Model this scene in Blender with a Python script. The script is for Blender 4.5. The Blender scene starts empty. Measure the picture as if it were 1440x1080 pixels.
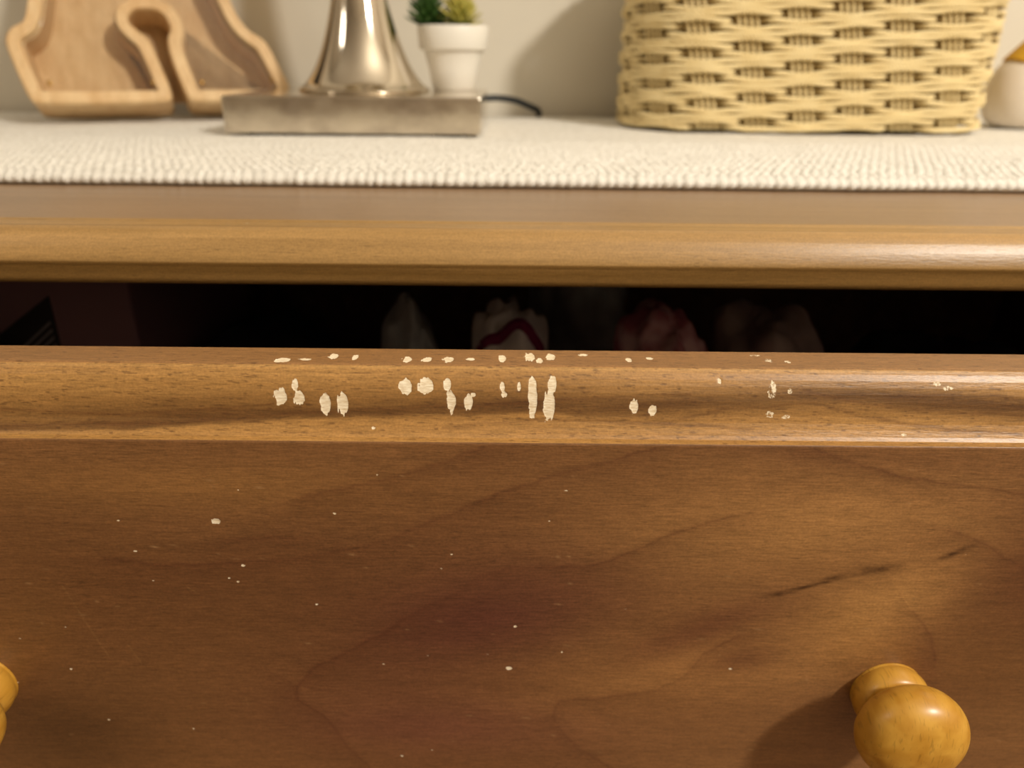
import bpy, bmesh, math, random
import numpy as np
from mathutils import Vector, Matrix, noise as mnoise

S = bpy.context.scene
C = S.collection

# ------------------------------------------------------------------ camera
ZC = .857
cam_d = bpy.data.cameras.new('camera')
cam = bpy.data.objects.new('camera', cam_d); C.objects.link(cam)
TH = math.radians(23.93)
roll = math.radians(.52)
cam.matrix_world = (Matrix.Translation((0, 0, ZC)) @ Matrix.Rotation(math.pi/2 - TH, 4, 'X') @ Matrix.Rotation(roll, 4, 'Z'))
cam_d.sensor_width = 36
cam_d.lens = 36*1048/1440
cam_d.clip_start = .01; cam_d.clip_end = 20
cam_d.dof.use_dof = True
cam_d.dof.focus_distance = .215
cam_d.dof.aperture_fstop = 9.0
S.camera = cam

# ------------------------------------------------------------------ world and lamps of the room
W = bpy.data.worlds.new('world'); S.world = W; W.use_nodes = True
bg = W.node_tree.nodes['Background']
bg.inputs[0].default_value = (1.0, .86, .68, 1); bg.inputs[1].default_value = .02

def lamp(name, loc, power, radius, col):
    d = bpy.data.lights.new(name, 'POINT'); d.energy = power; d.shadow_soft_size = radius; d.color = col
    o = bpy.data.objects.new(name, d); C.objects.link(o); o.location = loc
    return o
lamp('ceiling_bulb', (.95, -.55, 1.73), 82, .07, (1.0, .93, .82))
lamp('side_bulb', (-1.35, -.25, 1.75), 7.5, .14, (1.0, .93, .82))

S.view_settings.view_transform = 'Standard'
S.view_settings.look = 'None'
S.view_settings.gamma = 1
S.view_settings.exposure = 0
S.view_settings.use_curve_mapping = False

# ------------------------------------------------------------------ helpers
def s2l(r, g, b):
    f = lambda c: (c/255/12.92) if c/255 <= .04045 else ((c/255+.055)/1.055)**2.4
    return (f(r), f(g), f(b), 1)

def mat(name, col=(128, 128, 128), rough=.5, metal=0, spec=.5):
    m = bpy.data.materials.new(name); m.use_nodes = True
    b = m.node_tree.nodes['Principled BSDF']
    b.inputs['Base Color'].default_value = s2l(*col)
    b.inputs['Roughness'].default_value = rough
    b.inputs['Metallic'].default_value = metal
    b.inputs['Specular IOR Level'].default_value = spec
    return m

class NT:
    def __init__(s, m): s.t = m.node_tree; s.b = s.t.nodes['Principled BSDF']
    def n(s, typ, **kw):
        n = s.t.nodes.new('ShaderNode'+typ)
        for k, v in kw.items(): setattr(n, k, v)
        return n
    def l(s, a, b): s.t.links.new(a, b)
    def noise(s, vec, scale, detail=3, rough=.5, dist=0):
        n = s.n('TexNoise'); n.inputs['Scale'].default_value = scale; n.inputs['Detail'].default_value = detail
        n.inputs['Roughness'].default_value = rough; n.inputs['Distortion'].default_value = dist
        s.l(vec, n.inputs['Vector']); return n.outputs['Fac']
    def mapping(s, scale, loc=(0, 0, 0), rot=(0, 0, 0), coord='Object'):
        tc = s.n('TexCoord'); m = s.n('Mapping')
        m.inputs['Scale'].default_value = scale; m.inputs['Location'].default_value = loc; m.inputs['Rotation'].default_value = rot
        s.l(tc.outputs[coord], m.inputs['Vector']); return m.outputs[0]
    def ramp(s, fac, stops):
        r = s.n('ValToRGB'); e = r.color_ramp.elements
        while len(e) < len(stops): e.new(.5)
        for i, (p, c) in enumerate(stops):
            e[i].position = p; e[i].color = c if len(c) == 4 else s2l(*c)
        s.l(fac, r.inputs[0]); return r.outputs[0]
    def mix(s, fac, a, b, typ='MIX'):
        m = s.n('Mix', data_type='RGBA', blend_type=typ)
        for sock, v in ((m.inputs[0], fac), (m.inputs[6], a), (m.inputs[7], b)):
            if isinstance(v, (int, float)): sock.default_value = v
            elif isinstance(v, tuple): sock.default_value = v
            else: s.l(v, sock)
        return m.outputs[2]
    def math(s, op, a, b=0.0, clamp=False):
        m = s.n('Math', operation=op, use_clamp=clamp)
        for sock, v in ((m.inputs[0], a), (m.inputs[1], b)):
            if isinstance(v, (int, float)): sock.default_value = v
            else: s.l(v, sock)
        return m.outputs[0]
    def bump(s, h, strength=.3, dist=.001):
        b = s.n('Bump'); b.inputs['Strength'].default_value = strength; b.inputs['Distance'].default_value = dist
        s.l(h, b.inputs['Height']); s.l(b.outputs[0], s.b.inputs['Normal'])

def g(v): return (v, v, v, 1)

def wood(name, light, dark, axis='X', figure_shade=False, rough=.36, streak=.5, coat=.0, vary=1.0):
    """varnished wood: long grain along one axis, pores, blotches; optional figure + chips from mesh attributes"""
    m = mat(name, light, rough); t = NT(m)
    sc = {'X': (1, 14, 14), 'Y': (14, 1, 14), 'Z': (14, 14, 1)}[axis]
    v = t.mapping(sc)
    blot = t.noise(t.mapping({'X': (.5, 2, 2), 'Y': (2, .5, 2), 'Z': (2, 2, .5)}[axis]), 9, 2, .5, .6)
    med = t.noise(v, 9, 3, .6, .35)
    if figure_shade:
        a = t.n('Attribute', attribute_name='figure_shade'); base = a.outputs['Color']
    else:
        f = t.math('ADD', t.math('MULTIPLY', med, .62), t.math('MULTIPLY', blot, .38))
        base = t.ramp(f, [(.36, dark), (.62, light)])
    fine = t.noise(t.mapping({'X': (1, 9, 9), 'Y': (9, 1, 9), 'Z': (9, 9, 1)}[axis]), 150, 3, .75)
    fr = t.ramp(fine, [(.3, g(1-.42*streak)), (.68, g(1+.0))])
    c = t.mix(1.0, base, fr, 'MULTIPLY')
    vp = t.mapping({'X': (1, 9, 9), 'Y': (9, 1, 9), 'Z': (9, 9, 1)}[axis])
    pore = t.noise(vp, 260, 1, .5)
    pr = t.ramp(pore, [(.60, g(1)), (.70, g(.62))])
    gate = t.ramp(t.noise(vp, 12, 1, .5), [(.42, g(0)), (.62, g(1))])
    c = t.mix(t.math('MULTIPLY', gate, .75), c, t.mix(1.0, c, pr, 'MULTIPLY'))
    speck = t.noise(t.mapping((1, 1, 1)), 1500, 1, .5)
    c = t.mix(.35, c, t.mix(1.0, c, t.ramp(speck, [(.3, g(.72)), (.7, g(1.35))]), 'MULTIPLY'))
    h = t.math('ADD', fine, t.math('MULTIPLY', pore, -.6))
    if figure_shade:
        ch = t.n('Attribute', attribute_name='chip')
        rag = t.noise(t.mapping((1.6, 1, 1)), 900, 2, .6)
        k = t.math('ADD', ch.outputs['Fac'], t.math('MULTIPLY', t.math('SUBTRACT', rag, .5), .55))
        k = t.ramp(k, [(.44, g(0)), (.54, g(1))])
        inner = t.ramp(t.noise(t.mapping((1, 5, 5)), 420, 2, .6), [(.3, (216, 192, 154)), (.65, (246, 234, 208))])
        c = t.mix(k, c, inner)
        r = t.mix(k, g(rough), g(.75)); t.l(r, t.b.inputs['Roughness'])
        h = t.math('SUBTRACT', h, t.math('MULTIPLY', k, 1.2))
    t.l(c, t.b.inputs['Base Color'])
    t.b.inputs['Coat Weight'].default_value = coat; t.b.inputs['Coat Roughness'].default_value = .32
    t.bump(h, .16, .0006)
    return m

def obj(name, me, m=None, parent=None, smooth=False):
    if isinstance(me, bmesh.types.BMesh):
        bm = me; me = bpy.data.meshes.new(name)
        bmesh.ops.recalc_face_normals(bm, faces=bm.faces)
        bm.to_mesh(me); bm.free()
    if m is not None and not me.materials: me.materials.append(m)
    if smooth: me.polygons.foreach_set('use_smooth', [True]*len(me.polygons))
    o = bpy.data.objects.new(name, me); C.objects.link(o)
    if parent is not None: o.parent = parent
    return o

def tag(o, label=None, cat=None, group=None, kind=None):
    if label: o['label'] = label
    if cat: o['category'] = cat
    if group: o['group'] = group
    if kind: o['kind'] = kind
    return o

def empty(name, loc, label, cat, group=None):
    o = bpy.data.objects.new(name, None); C.objects.link(o); o.location = loc; o.empty_display_size = .02
    return tag(o, label, cat, group)

def box(bm, x0, x1, y0, y1, z0, z1, bev=0, seg=2):
    M = Matrix.Translation(((x0+x1)/2, (y0+y1)/2, (z0+z1)/2)) @ Matrix.Diagonal((x1-x0, y1-y0, z1-z0, 1))
    r = bmesh.ops.create_cube(bm, size=1, matrix=M)
    if bev:
        es = list({e for v in r['verts'] for e in v.link_edges})
        bmesh.ops.bevel(bm, geom=es, offset=bev, segments=seg, affect='EDGES', profile=.5)
    return bm

def boxo(name, dims, m, parent=None, bev=0):
    return obj(name, box(bmesh.new(), *dims, bev=bev), m, parent)

def lathe(prof, n=48, cap=True):
    """profile of (r, z) about z"""
    bm = bmesh.new(); rings = []
    for r, z in prof:
        if r < 1e-6: rings.append([bm.verts.new((0, 0, z))])
        else: rings.append([bm.verts.new((r*math.cos(2*math.pi*i/n), r*math.sin(2*math.pi*i/n), z)) for i in range(n)])
    for a, b in zip(rings, rings[1:]):
        for i in range(n):
            j = (i+1) % n
            if len(a) == 1 and len(b) == 1: continue
            if len(a) == 1: bm.faces.new((a[0], b[i], b[j]))
            elif len(b) == 1: bm.faces.new((a[i], a[j], b[0]))
            else: bm.faces.new((a[i], a[j], b[j], b[i]))
    return bm

def spline(pts, n):
    """Catmull-Rom through points"""
    P = [np.array(p, float) for p in pts]; P = [2*P[0]-P[1]] + P + [2*P[-1]-P[-2]]
    out = []
    for i in range(1, len(P)-2):
        for k in range(n):
            t = k/n
            out.append(.5*((2*P[i])+(-P[i-1]+P[i+1])*t+(2*P[i-1]-5*P[i]+4*P[i+1]-P[i+2])*t*t+(-P[i-1]+3*P[i]-3*P[i+1]+P[i+2])*t**3))
    out.append(P[-2]); return out

def tube_arrays(path, r, sides=6, closed=False, twist=0):
    path = np.array(path); n = len(path)
    if closed: tan = np.roll(path, -1, 0)-np.roll(path, 1, 0)
    else: tan = np.gradient(path, axis=0)
    tan /= np.linalg.norm(tan, axis=1)[:, None]
    ref = np.tile(np.array([0, 0, 1.]), (n, 1)); bad = abs(tan[:, 2]) > .9; ref[bad] = (1., 0, 0)
    a = np.cross(tan, ref); a /= np.linalg.norm(a, axis=1)[:, None]; b = np.cross(tan, a)
    ang = 2*np.pi*np.arange(sides)/sides
    rr = np.broadcast_to(np.array(r, float), (n,))[:, None, None]
    v = path[:, None, :] + rr*(np.cos(ang)[None, :, None]*a[:, None, :]+np.sin(ang)[None, :, None]*b[:, None, :])
    f = []
    for i in range(n if closed else n-1):
        j = (i+1) % n
        for k in range(sides):
            l = (k+1) % sides
            f.append((i*sides+k, i*sides+l, j*sides+l, j*sides+k))
    if not closed:
        f.append(tuple(range(sides))[::-1]); f.append(tuple((n-1)*sides+k for k in range(sides)))
    return v.reshape(-1, 3), f

def mesh_from(name, parts):
    V = []; F = []; o = 0
    for v, f in parts:
        V.append(np.asarray(v)); F += [tuple(i+o for i in q) for q in f]; o += len(v)
    me = bpy.data.meshes.new(name); me.from_pydata(np.concatenate(V).tolist(), [], F); me.update(); return me

def grid_mesh(name, P):
    """P: (rows, cols, 3) array -> quad mesh built fast"""
    R, K, _ = P.shape
    me = bpy.data.meshes.new(name)
    me.vertices.add(R*K); me.vertices.foreach_set('co', P.reshape(-1).astype(np.float32))
    i = np.arange(R-1)[:, None]*K+np.arange(K-1)[None, :]
    q = np.stack([i, i+K, i+K+1, i+1], -1).reshape(-1, 4)
    me.loops.add(q.size); me.loops.foreach_set('vertex_index', q.reshape(-1).astype(np.int32))
    me.polygons.add(len(q)); me.polygons.foreach_set('loop_start', np.arange(0, q.size, 4, dtype=np.int32))
    me.update(calc_edges=True)
    me.polygons.foreach_set('use_smooth', np.ones(len(q), bool)); me.validate()
    return me

def vnoise(x, y, seed=0):
    """vectorised value noise 0..1"""
    xi = np.floor(x).astype(np.int64); yi = np.floor(y).astype(np.int64); fx = x-xi; fy = y-yi
    fx = fx*fx*(3-2*fx); fy = fy*fy*(3-2*fy)
    def h(a, b):
        n = (a*374761393+b*668265263+seed*2147483647) & 0xffffffff
        n = ((n ^ (n >> 13))*1274126177) & 0xffffffff
        return ((n ^ (n >> 16)) & 0xffff)/65535.
    return (h(xi, yi)*(1-fx)+h(xi+1, yi)*fx)*(1-fy)+(h(xi, yi+1)*(1-fx)+h(xi+1, yi+1)*fx)*fy

def fbm(x, y, seed=0, o=4):
    s = 0; a = .5; t = 0
    for k in range(o):
        s = s+a*vnoise(x*2**k, y*2**k, seed+k*17); t += a; a *= .5
    return s/t

def attr_color(me, name, rgb):
    a = me.color_attributes.new(name, 'FLOAT_COLOR', 'POINT')
    d = np.ones((rgb.reshape(-1, 3).shape[0], 4), np.float32); d[:, :3] = rgb.reshape(-1, 3)
    a.data.foreach_set('color', d.reshape(-1))
def attr_float(me, name, v):
    a = me.attributes.new(name, 'FLOAT', 'POINT'); a.data.foreach_set('value', v.reshape(-1).astype(np.float32))

def lin(r, g_, b): return np.array(s2l(r, g_, b)[:3])

# ------------------------------------------------------------------ materials
M_wall = mat('wall_paint', (214, 204, 184), .85, spec=.2)
t = NT(M_wall); t.l(t.ramp(t.noise(t.mapping((1, 1, 1)), 6, 3), [(.3, (212, 205, 190)), (.7, (222, 215, 200))]), t.b.inputs['Base Color']); t.bump(t.noise(t.mapping((1, 1, 1)), 500, 2), .08, .001)
M_floor = wood('floor_wood', (150, 110, 72), (112, 78, 48), 'X')
M_front = wood('drawer_front_wood', (150, 100, 50), (100, 60, 30), 'X', figure_shade=True, rough=.40, streak=.8, coat=.12)
M_edge = wood('top_edge_wood', (190, 142, 84), (150, 104, 56), 'X', figure_shade=True, rough=.38, streak=.45, coat=.15)
M_pine = wood('stained_pine', (142, 92, 48), (98, 58, 28), 'X', rough=.36, streak=.8)
M_pinez = wood('stained_pine_upright', (142, 92, 48), (98, 58, 28), 'Z', rough=.36, streak=.8)
M_inner = wood('drawer_box_wood', (120, 84, 60), (84, 56, 40), 'Y', rough=.6, streak=.5)
M_letter = wood('letter_wood', (236, 204, 156), (214, 174, 122), 'Z', rough=.55, streak=.45)

# knob: golden beech with short flecks
M_knob = mat('knob_beech', (205, 146, 44), .36); t = NT(M_knob)
base = t.ramp(t.noise(t.mapping((60, 20, 60)), 2.4, 3, .5, .5), [(.3, (178, 124, 34)), (.7, (208, 158, 64))])
fl = t.noise(t.mapping((1500, 200, 330), rot=(0, .55, 0)), 1, 1, .5)
t.l(t.mix(.55, base, t.mix(1.0, base, t.ramp(fl, [(.60, g(1)), (.72, g(.55))]), 'MULTIPLY')), t.b.inputs['Base Color'])
t.b.inputs['Coat Weight'].default_value = .15; t.b.inputs['Coat Roughness'].default_value = .25

M_chrome = mat('polished_nickel', (214, 204, 188), .09, 1)
t = NT(M_chrome); t.l(t.ramp(t.noise(t.mapping((1, 1, 1)), 14, 3), [(.3, g(.07)), (.7, g(.15))]), t.b.inputs['Roughness'])
M_base = mat('tarnished_nickel', (220, 208, 192), .25, 1)
t = NT(M_base)
t.l(t.ramp(t.noise(t.mapping((1, 1, 1.5)), 38, 4, .6), [(.32, (200, 188, 174)), (.6, (232, 222, 206))]), t.b.inputs['Base Color'])
t.l(t.ramp(t.noise(t.mapping((1, 1, 1)), 60, 4), [(.3, g(.08)), (.7, g(.22))]), t.b.inputs['Roughness'])
M_felt = mat('black_felt', (18, 20, 26), .9)
M_cordblk = mat('black_cord', (22, 28, 34), .5)
M_shade = mat('shade_linen', (226, 214, 190), .9); t = NT(M_shade); t.bump(t.noise(t.mapping((1, 1, 8)), 300, 2), .3, .001)
M_pot = mat('white_ceramic', (236, 232, 222), .42); t = NT(M_pot); t.bump(t.noise(t.mapping((1, 1, 1)), 120, 3), .12, .001)
M_green = mat('dark_leaf', (38, 70, 20), .5); t = NT(M_green); t.l(t.ramp(t.noise(t.mapping((1, 1, 1)), 180, 2), [(.3, (22, 48, 12)), (.7, (62, 98, 34))]), t.b.inputs['Base Color'])
M_lime = mat('yellow_green_leaf', (160, 158, 62), .5); t = NT(M_lime); t.l(t.ramp(t.noise(t.mapping((1, 1, 1)), 120, 2), [(.3, (112, 128, 40)), (.7, (196, 184, 92))]), t.b.inputs['Base Color'])
M_soil = mat('moss_fill', (52, 84, 50), .9)
M_rope = mat('paper_cord', (236, 214, 160), .75, spec=.25); t = NT(M_rope)
w = t.n('TexWave', wave_type='BANDS', bands_direction='DIAGONAL'); w.inputs['Scale'].default_value = 260; w.inputs['Distortion'].default_value = 1.5
t.l(t.mapping((1, 1, 1)), w.inputs['Vector'])
t.l(t.mix(.35, t.ramp(t.noise(t.mapping((1, 1, 1)), 60, 3), [(.3, (228, 204, 148)), (.7, (243, 224, 174))]), t.ramp(w.outputs['Fac'], [(0, (206, 178, 118)), (.6, (244, 226, 178))])), t.b.inputs['Base Color'])
t.bump(w.outputs['Fac'], .4, .0008)
M_backing = mat('basket_backing_dark', (170, 142, 88), .9, spec=.1)  # darker tan stands in for the shade inside the weave
M_matw = mat('white_cotton', (240, 237, 229), .95, spec=.1); t = NT(M_matw)
t.l(t.ramp(t.noise(t.mapping((1, 1, 1)), 240, 4, .7), [(.3, (222, 217, 206)), (.62, (246, 243, 235))]), t.b.inputs['Base Color'])
t.bump(t.noise(t.mapping((1, 1, 1)), 900, 3, .7), .7, .0012)
t.b.inputs['Sheen Weight'].default_value = .2
M_fig = mat('matt_white_ceramic', (226, 214, 198), .6)
M_yel = mat('mustard_felt', (206, 158, 34), .8)
M_screw = mat('brass_screw', (190, 150, 90), .35, 1)

# acrylic window: thin clear sheet = mostly transparent with fresnel gloss
M_acr = bpy.data.materials.new('clear_acrylic'); M_acr.use_nodes = True
nt = M_acr.node_tree; nt.nodes.clear()
out = nt.nodes.new('ShaderNodeOutputMaterial'); mx = nt.nodes.new('ShaderNodeMixShader'); tr = nt.nodes.new('ShaderNodeBsdfTransparent'); gl = nt.nodes.new('ShaderNodeBsdfGlossy'); fr = nt.nodes.new('ShaderNodeFresnel')
gl.inputs['Roughness'].default_value = .06; fr.inputs[0].default_value = 1.49; tr.inputs[0].default_value = (.97, .96, .94, 1)
nt.links.new(fr.outputs[0], mx.inputs[0]); nt.links.new(tr.outputs[0], mx.inputs[1]); nt.links.new(gl.outputs[0], mx.inputs[2]); nt.links.new(mx.outputs[0], out.inputs[0])

def cloth(name, a, b, scale=30):
    m = mat(name, a, .95, spec=.1); t = NT(m)
    t.l(t.ramp(t.noise(t.mapping((1, 1, 1)), scale, 2), [(.42, a), (.6, b)]), t.b.inputs['Base Color'])
    t.bump(t.noise(t.mapping((1, 1, 1)), 700, 2), .4, .001); return m

# ------------------------------------------------------------------ the room
WY = .712
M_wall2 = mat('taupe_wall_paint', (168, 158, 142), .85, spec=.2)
def struct(name, dims, m): return tag(boxo(name, dims, m), kind='structure')
struct('wall_back', (-1.9, 1.9, WY, WY+.1, 0, 2.5), M_wall)
struct('floor', (-1.9, 1.9, -1.9, WY+.1, -.05, 0), M_floor)
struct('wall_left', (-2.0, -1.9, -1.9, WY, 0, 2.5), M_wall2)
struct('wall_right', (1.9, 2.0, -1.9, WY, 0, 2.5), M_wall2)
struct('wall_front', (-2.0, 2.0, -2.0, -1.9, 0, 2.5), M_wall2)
struct('ceiling', (-2.0, 2.0, -2.0, WY+.1, 2.5, 2.6), mat('ceiling_paint', (206, 200, 188), .9, spec=.2))
struct('baseboard_back', (-1.9, 1.9, WY-.0001-.006, WY-.0001, 0, .09), mat('baseboard_paint', (232, 226, 212), .5))

# ------------------------------------------------------------------ chest of drawers
XL, XR = -.515, .475            # carcass
DL, DR = -.492, .452            # drawer fronts
chest = empty('chest_of_drawers', (0, .46, 0), 'brown stained wooden chest of drawers with its top drawer pulled open', 'chest of drawers')
def P(o):                        # parent keeping coordinates (empty sits at y .46)
    o.parent = chest; o.matrix_parent_inverse = Matrix.Translation((0, -.46, 0)); return o

def seg_samples(vals):
    out = []
    for a, b, st in vals:
        n = max(1, int(round((b-a)/st))); out += list(np.linspace(a, b, n, endpoint=False))
    out.append(vals[-1][1]); return np.array(out)

def blob(val, X, Sx, cx, cs, w, h, seed, edge=.35):
    """soft-edged ragged spot; adds into val (0..1, .5 = outline); units mm"""
    m = (abs(X-cx) < w*1.8+1) & (abs(Sx-cs) < h*1.8+1)
    if not m.any(): return
    x = X[m]; s = Sx[m]
    j = (fbm(x*2.4+seed*7.1, s*.55+seed*3.3, seed, 3)-.5)
    d = 1-np.sqrt(((x-cx+j*.5*w)/w)**2+((s-cs)/h)**2)**1.0 + j*.75
    d = np.clip(.5+d*min(w, h)/edge*.5, 0, 1)
    val[m] = np.maximum(val[m], d)

def polydist(X, Z, pts):
    """unsigned distance and signed side (positive = above the line)"""
    D = np.full(X.shape, 1e9); SG = np.zeros(X.shape)
    for (x0, z0), (x1, z1) in zip(pts, pts[1:]):
        dx, dz = x1-x0, z1-z0; L = dx*dx+dz*dz+1e-9
        t = np.clip(((X-x0)*dx+(Z-z0)*dz)/L, 0, 1)
        ex = X-(x0+t*dx); ez = Z-(z0+t*dz); d = np.hypot(ex, ez)
        n = (dx*(Z-z0)-dz*(X-x0))*(1 if dx > 0 else -1)
        m = d < D; D[m] = d[m]; SG[m] = np.sign(n[m])
    return D, SG

# --- the open drawer front: moulded upper edge swept along x, then the flat face
PROF = [(.2145, .7733), (.2027, .7733), (.2019, .7729), (.2007, .7718), (.1996, .7703), (.1987, .7685), (.1980, .7665), (.1975, .7644), (.1971, .7622), (.1967, .7600), (.1962, .7580), (.1954, .7562), (.1945, .7546), (.1937, .7536), (.1912, .7534), (.1910, .7530)]
CHIPS = [(-67.7, 22.2, 1.8, 2.66), (-63.3, 18.86, 0.9, 1.76), (-62.3, 22.7, 1.7, 2.04), (-54.7, 24.31, 1.6, 3.12), (-49.6, 24.31, 1.6, 3.22), (-31.1, 18.99, 2.0, 2.5), (-25.3, 18.74, 2.4, 2.29), (-18.9, 18.06, 1.1, 1.67), (-17.9, 23.32, 1.5, 2.91), (-17.7, 26.6, 0.4, 0.87), (-12.6, 23.5, 1.2, 2.57), (-11.2, 21.15, 0.6, 0.62), (-2.8, 18.74, 0.7, 1.45), (-2.3, 21.03, 0.9, 0.96), (2.1, 18.74, 0.5, 1.27), (6.0, 18.06, 1.2, 2.5), (6.1, 22.45, 1.3, 5.72), (11.8, 17.81, 1.2, 2.69), (10.9, 24.12, 1.7, 4.92), (-68.2, 9.71, 2.4, 1.67), (-61.6, 9.03, 1.8, 0.83), (-53.7, 6.56, 1.3, 2.29), (-47.0, 6.93, 0.8, 1.98), (-31.4, 8.54, 1.4, 2.23), (-25.5, 8.41, 1.5, 1.98), (-19.0, 8.29, 1.6, 2.26), (-12.4, 7.79, 1.2, 1.14), (-2.9, 6.99, 1.1, 2.85), (5.3, 5.69, 1.5, 3.46), (8.0, 8.47, 1.1, 1.95), (11.5, 5.5, 1.4, 2.6), (35.9, 24.43, 1.1, 2.38), (41.4, 25.23, 1.1, 1.64), (76.1, 19.05, 1.2, 2.63), (81.4, 19.24, 0.7, 0.83), (75.9, 26.35, 1.3, 0.99), (80.6, 26.97, 1.2, 0.65), (124.1, 16.76, 1.4, 0.74), (127.4, 18.0, 1.4, 0.62), (115.5, 32.1, 1.0, 0.53), (34.8, 7.24, 1.0, 1.7), (41.5, 5.94, 0.9, 0.87), (76.9, 7.05, 1.1, 1.42), (82.3, 7.79, 1.1, 1.11), (21.6, 3.53, 1.4, 0.87), (74.1, 2.85, 1.4, 0.59), (-40.7, 31.48, 0.6, 0.4), (60.6, 16.51, 0.5, 0.83)]
LINES = [[(-127.7, 711.2), (-117.9, 709.9), (-107.0, 708.7), (-90.7, 709.7), (-65.2, 711.9), (-53.8, 714.7), (-39.2, 718.4), (-25.7, 725.6), (-11.5, 732.2), (0.3, 738.0), (10.8, 742.3), (26.3, 747.3), (41.6, 752.3)], [(-89.9, 718.3), (-67.7, 719.9)], [(-62.9, 734.1), (-46.4, 738.8), (-32.5, 741.9), (-19.7, 746.9), (-8.1, 751.7)], [(-50.4, 619.6), (-57.4, 629.6), (-63.7, 643.4), (-72.3, 651.7), (-72.6, 658.3), (-66.4, 666.4), (-51.3, 675.9), (-41.4, 682.1), (-30.5, 691.1), (-17.6, 698.5), (-9.6, 705.6), (0.5, 709.1), (22.9, 709.6), (33.8, 713.0), (49.6, 722.5), (67.3, 729.2)], [(75.7, 682.0), (64.9, 674.2), (59.9, 664.7), (49.7, 657.5), (31.6, 654.0), (17.0, 652.8), (15.4, 646.1), (17.4, 639.3), (25.4, 628.9), (37.4, 620.7)], [(88.1, 752.7), (99.4, 748.1), (116.0, 743.4), (135.9, 740.0), (153.5, 737.7)], [(134.3, 724.7), (146.6, 719.6), (161.3, 710.3)], [(130.6, 693.0), (138.8, 682.7), (142.6, 672.0)]]
SPECKS = [(-90.3, 725.4, 12), (-120.1, 725.4, 5), (-84.1, 708.9, 7), (-89.3, 703.9, 5), (-86.6, 702.5, 5), (1.9, 685.3, 7), (17.4, 674.6, 5), (-0.3, 667.2, 10), (74.5, 667.8, 6), (-148.5, 665.1, 5), (-42.3, 668.6, 4), (-38.5, 625.2, 6), (-27.4, 628.2, 4), (16.5, 737.5, 5), (11.9, 726.5, 4), (-39.8, 742.3, 4), (-53.7, 728.6, 6), (-117.1, 714.0, 6), (-18.4, 713.8, 4), (-21.9, 708.3, 4), (-27.3, 672.5, 4), (-7.3, 673.4, 4), (-140.6, 641.8, 5), (-162.4, 678.3, 4), (-146.1, 683.3, 3), (-81.8, 736.7, 3), (-62.5, 693.7, 5), (141.7, 715.5, 3), (-113.7, 702.5, 4), (37.5, 692.8, 4), (-111.5, 637.7, 5), (-168.2, 658.8, 5)]
ZB = .590                        # bottom of the drawer front
pa = np.array(PROF); dcum = np.r_[0, np.cumsum(np.hypot(*np.diff(pa, axis=0).T))]
ss = np.unique(np.r_[np.linspace(0, dcum[-1], 112), dcum])
py_ = np.interp(ss, dcum, pa[:, 0]); pz_ = np.interp(ss, dcum, pa[:, 1])
zs = seg_samples([(0, .155, .00042), (.155, .753-ZB-.012, .004)])[1:]
rows_y = np.r_[py_, np.full(len(zs), .191), [.1915, .194, .1975, .2145]]
rows_z = np.r_[pz_, .753-zs, [ZB+.010, ZB+.004, ZB, ZB]]
rows_s = np.r_[ss, dcum[-1]+zs, dcum[-1]+(.753-ZB)+np.array([-.008, -.004, 0, .02])]
cols = seg_samples([(DL, -.205, .006), (-.205, .205, .0004), (.205, DR, .006)])
Xg = np.broadcast_to(cols[None, :], (len(rows_s), len(cols))).copy()
Yg = np.broadcast_to(rows_y[:, None], Xg.shape).copy(); Zg = np.broadcast_to(rows_z[:, None], Xg.shape).copy(); Sg = np.broadcast_to(rows_s[:, None], Xg.shape)
Xm, Zm, Sm = Xg*1000, Zg*1000, Sg*1000
# figure colours of the wood (stain, growth rings, heartwood) with two soft shadows painted in, in millimetres on the board
def gauss(cx, cz, wx, wz, rot=0):
    c, s = math.cos(rot), math.sin(rot); dx = Xm-cx; dz = Zm-cz
    return np.exp(-(((dx*c+dz*s)/wx)**2+((-dx*s+dz*c)/wz)**2))[..., None]
def over(base, col, k): return base*(1-k)+lin(*col)*k
nz = fbm(Xm*.012+3, Zm*.05+1, 5, 4)[..., None]
fig = lin(120, 82, 46)*(1-nz)+lin(140, 100, 58)*nz
warp = (fbm(Xm*.02, Zm*.03, 9, 3)-.5)*26
def G(col, k, *a):
    global fig
    fig = over(fig, col, np.clip(gauss(*a)*k*(.6+.8*nz), 0, 1))
G((106, 70, 40), .75, -60, 690, 90, 42)
G((96, 56, 40), .95, -8, 690, 46, 24, .35)
G((112, 68, 50), .7, -25, 640, 60, 22)
G((170, 126, 72), .95, 92, 728, 58, 19, .05)
G((184, 138, 78), .9, 120, 692, 30, 15, .75)
G((166, 120, 68), .8, 68, 668, 52, 15, .2)
G((150, 108, 58), .6, -95, 738, 70, 9)
G((98, 60, 34), .9, 172, 706, 27, 30, -.15)  # soft-edged shadow at the right, painted as a darker board tone
G((104, 70, 34), .6, 160, 668, 30, 26)
G((82, 56, 30), .75, -155, 636, 34, 26)  # left knob's soft shadow, painted into the board colour
G((106, 70, 38), .6, -140, 700, 40, 30)
G((100, 60, 38), .75, 62, 684, 26, 7, .45)
G((92, 54, 34), .7, 78, 672, 12, 5, .2)
G((116, 78, 46), .6, 88, 752, 60, 5, -.1)
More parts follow.
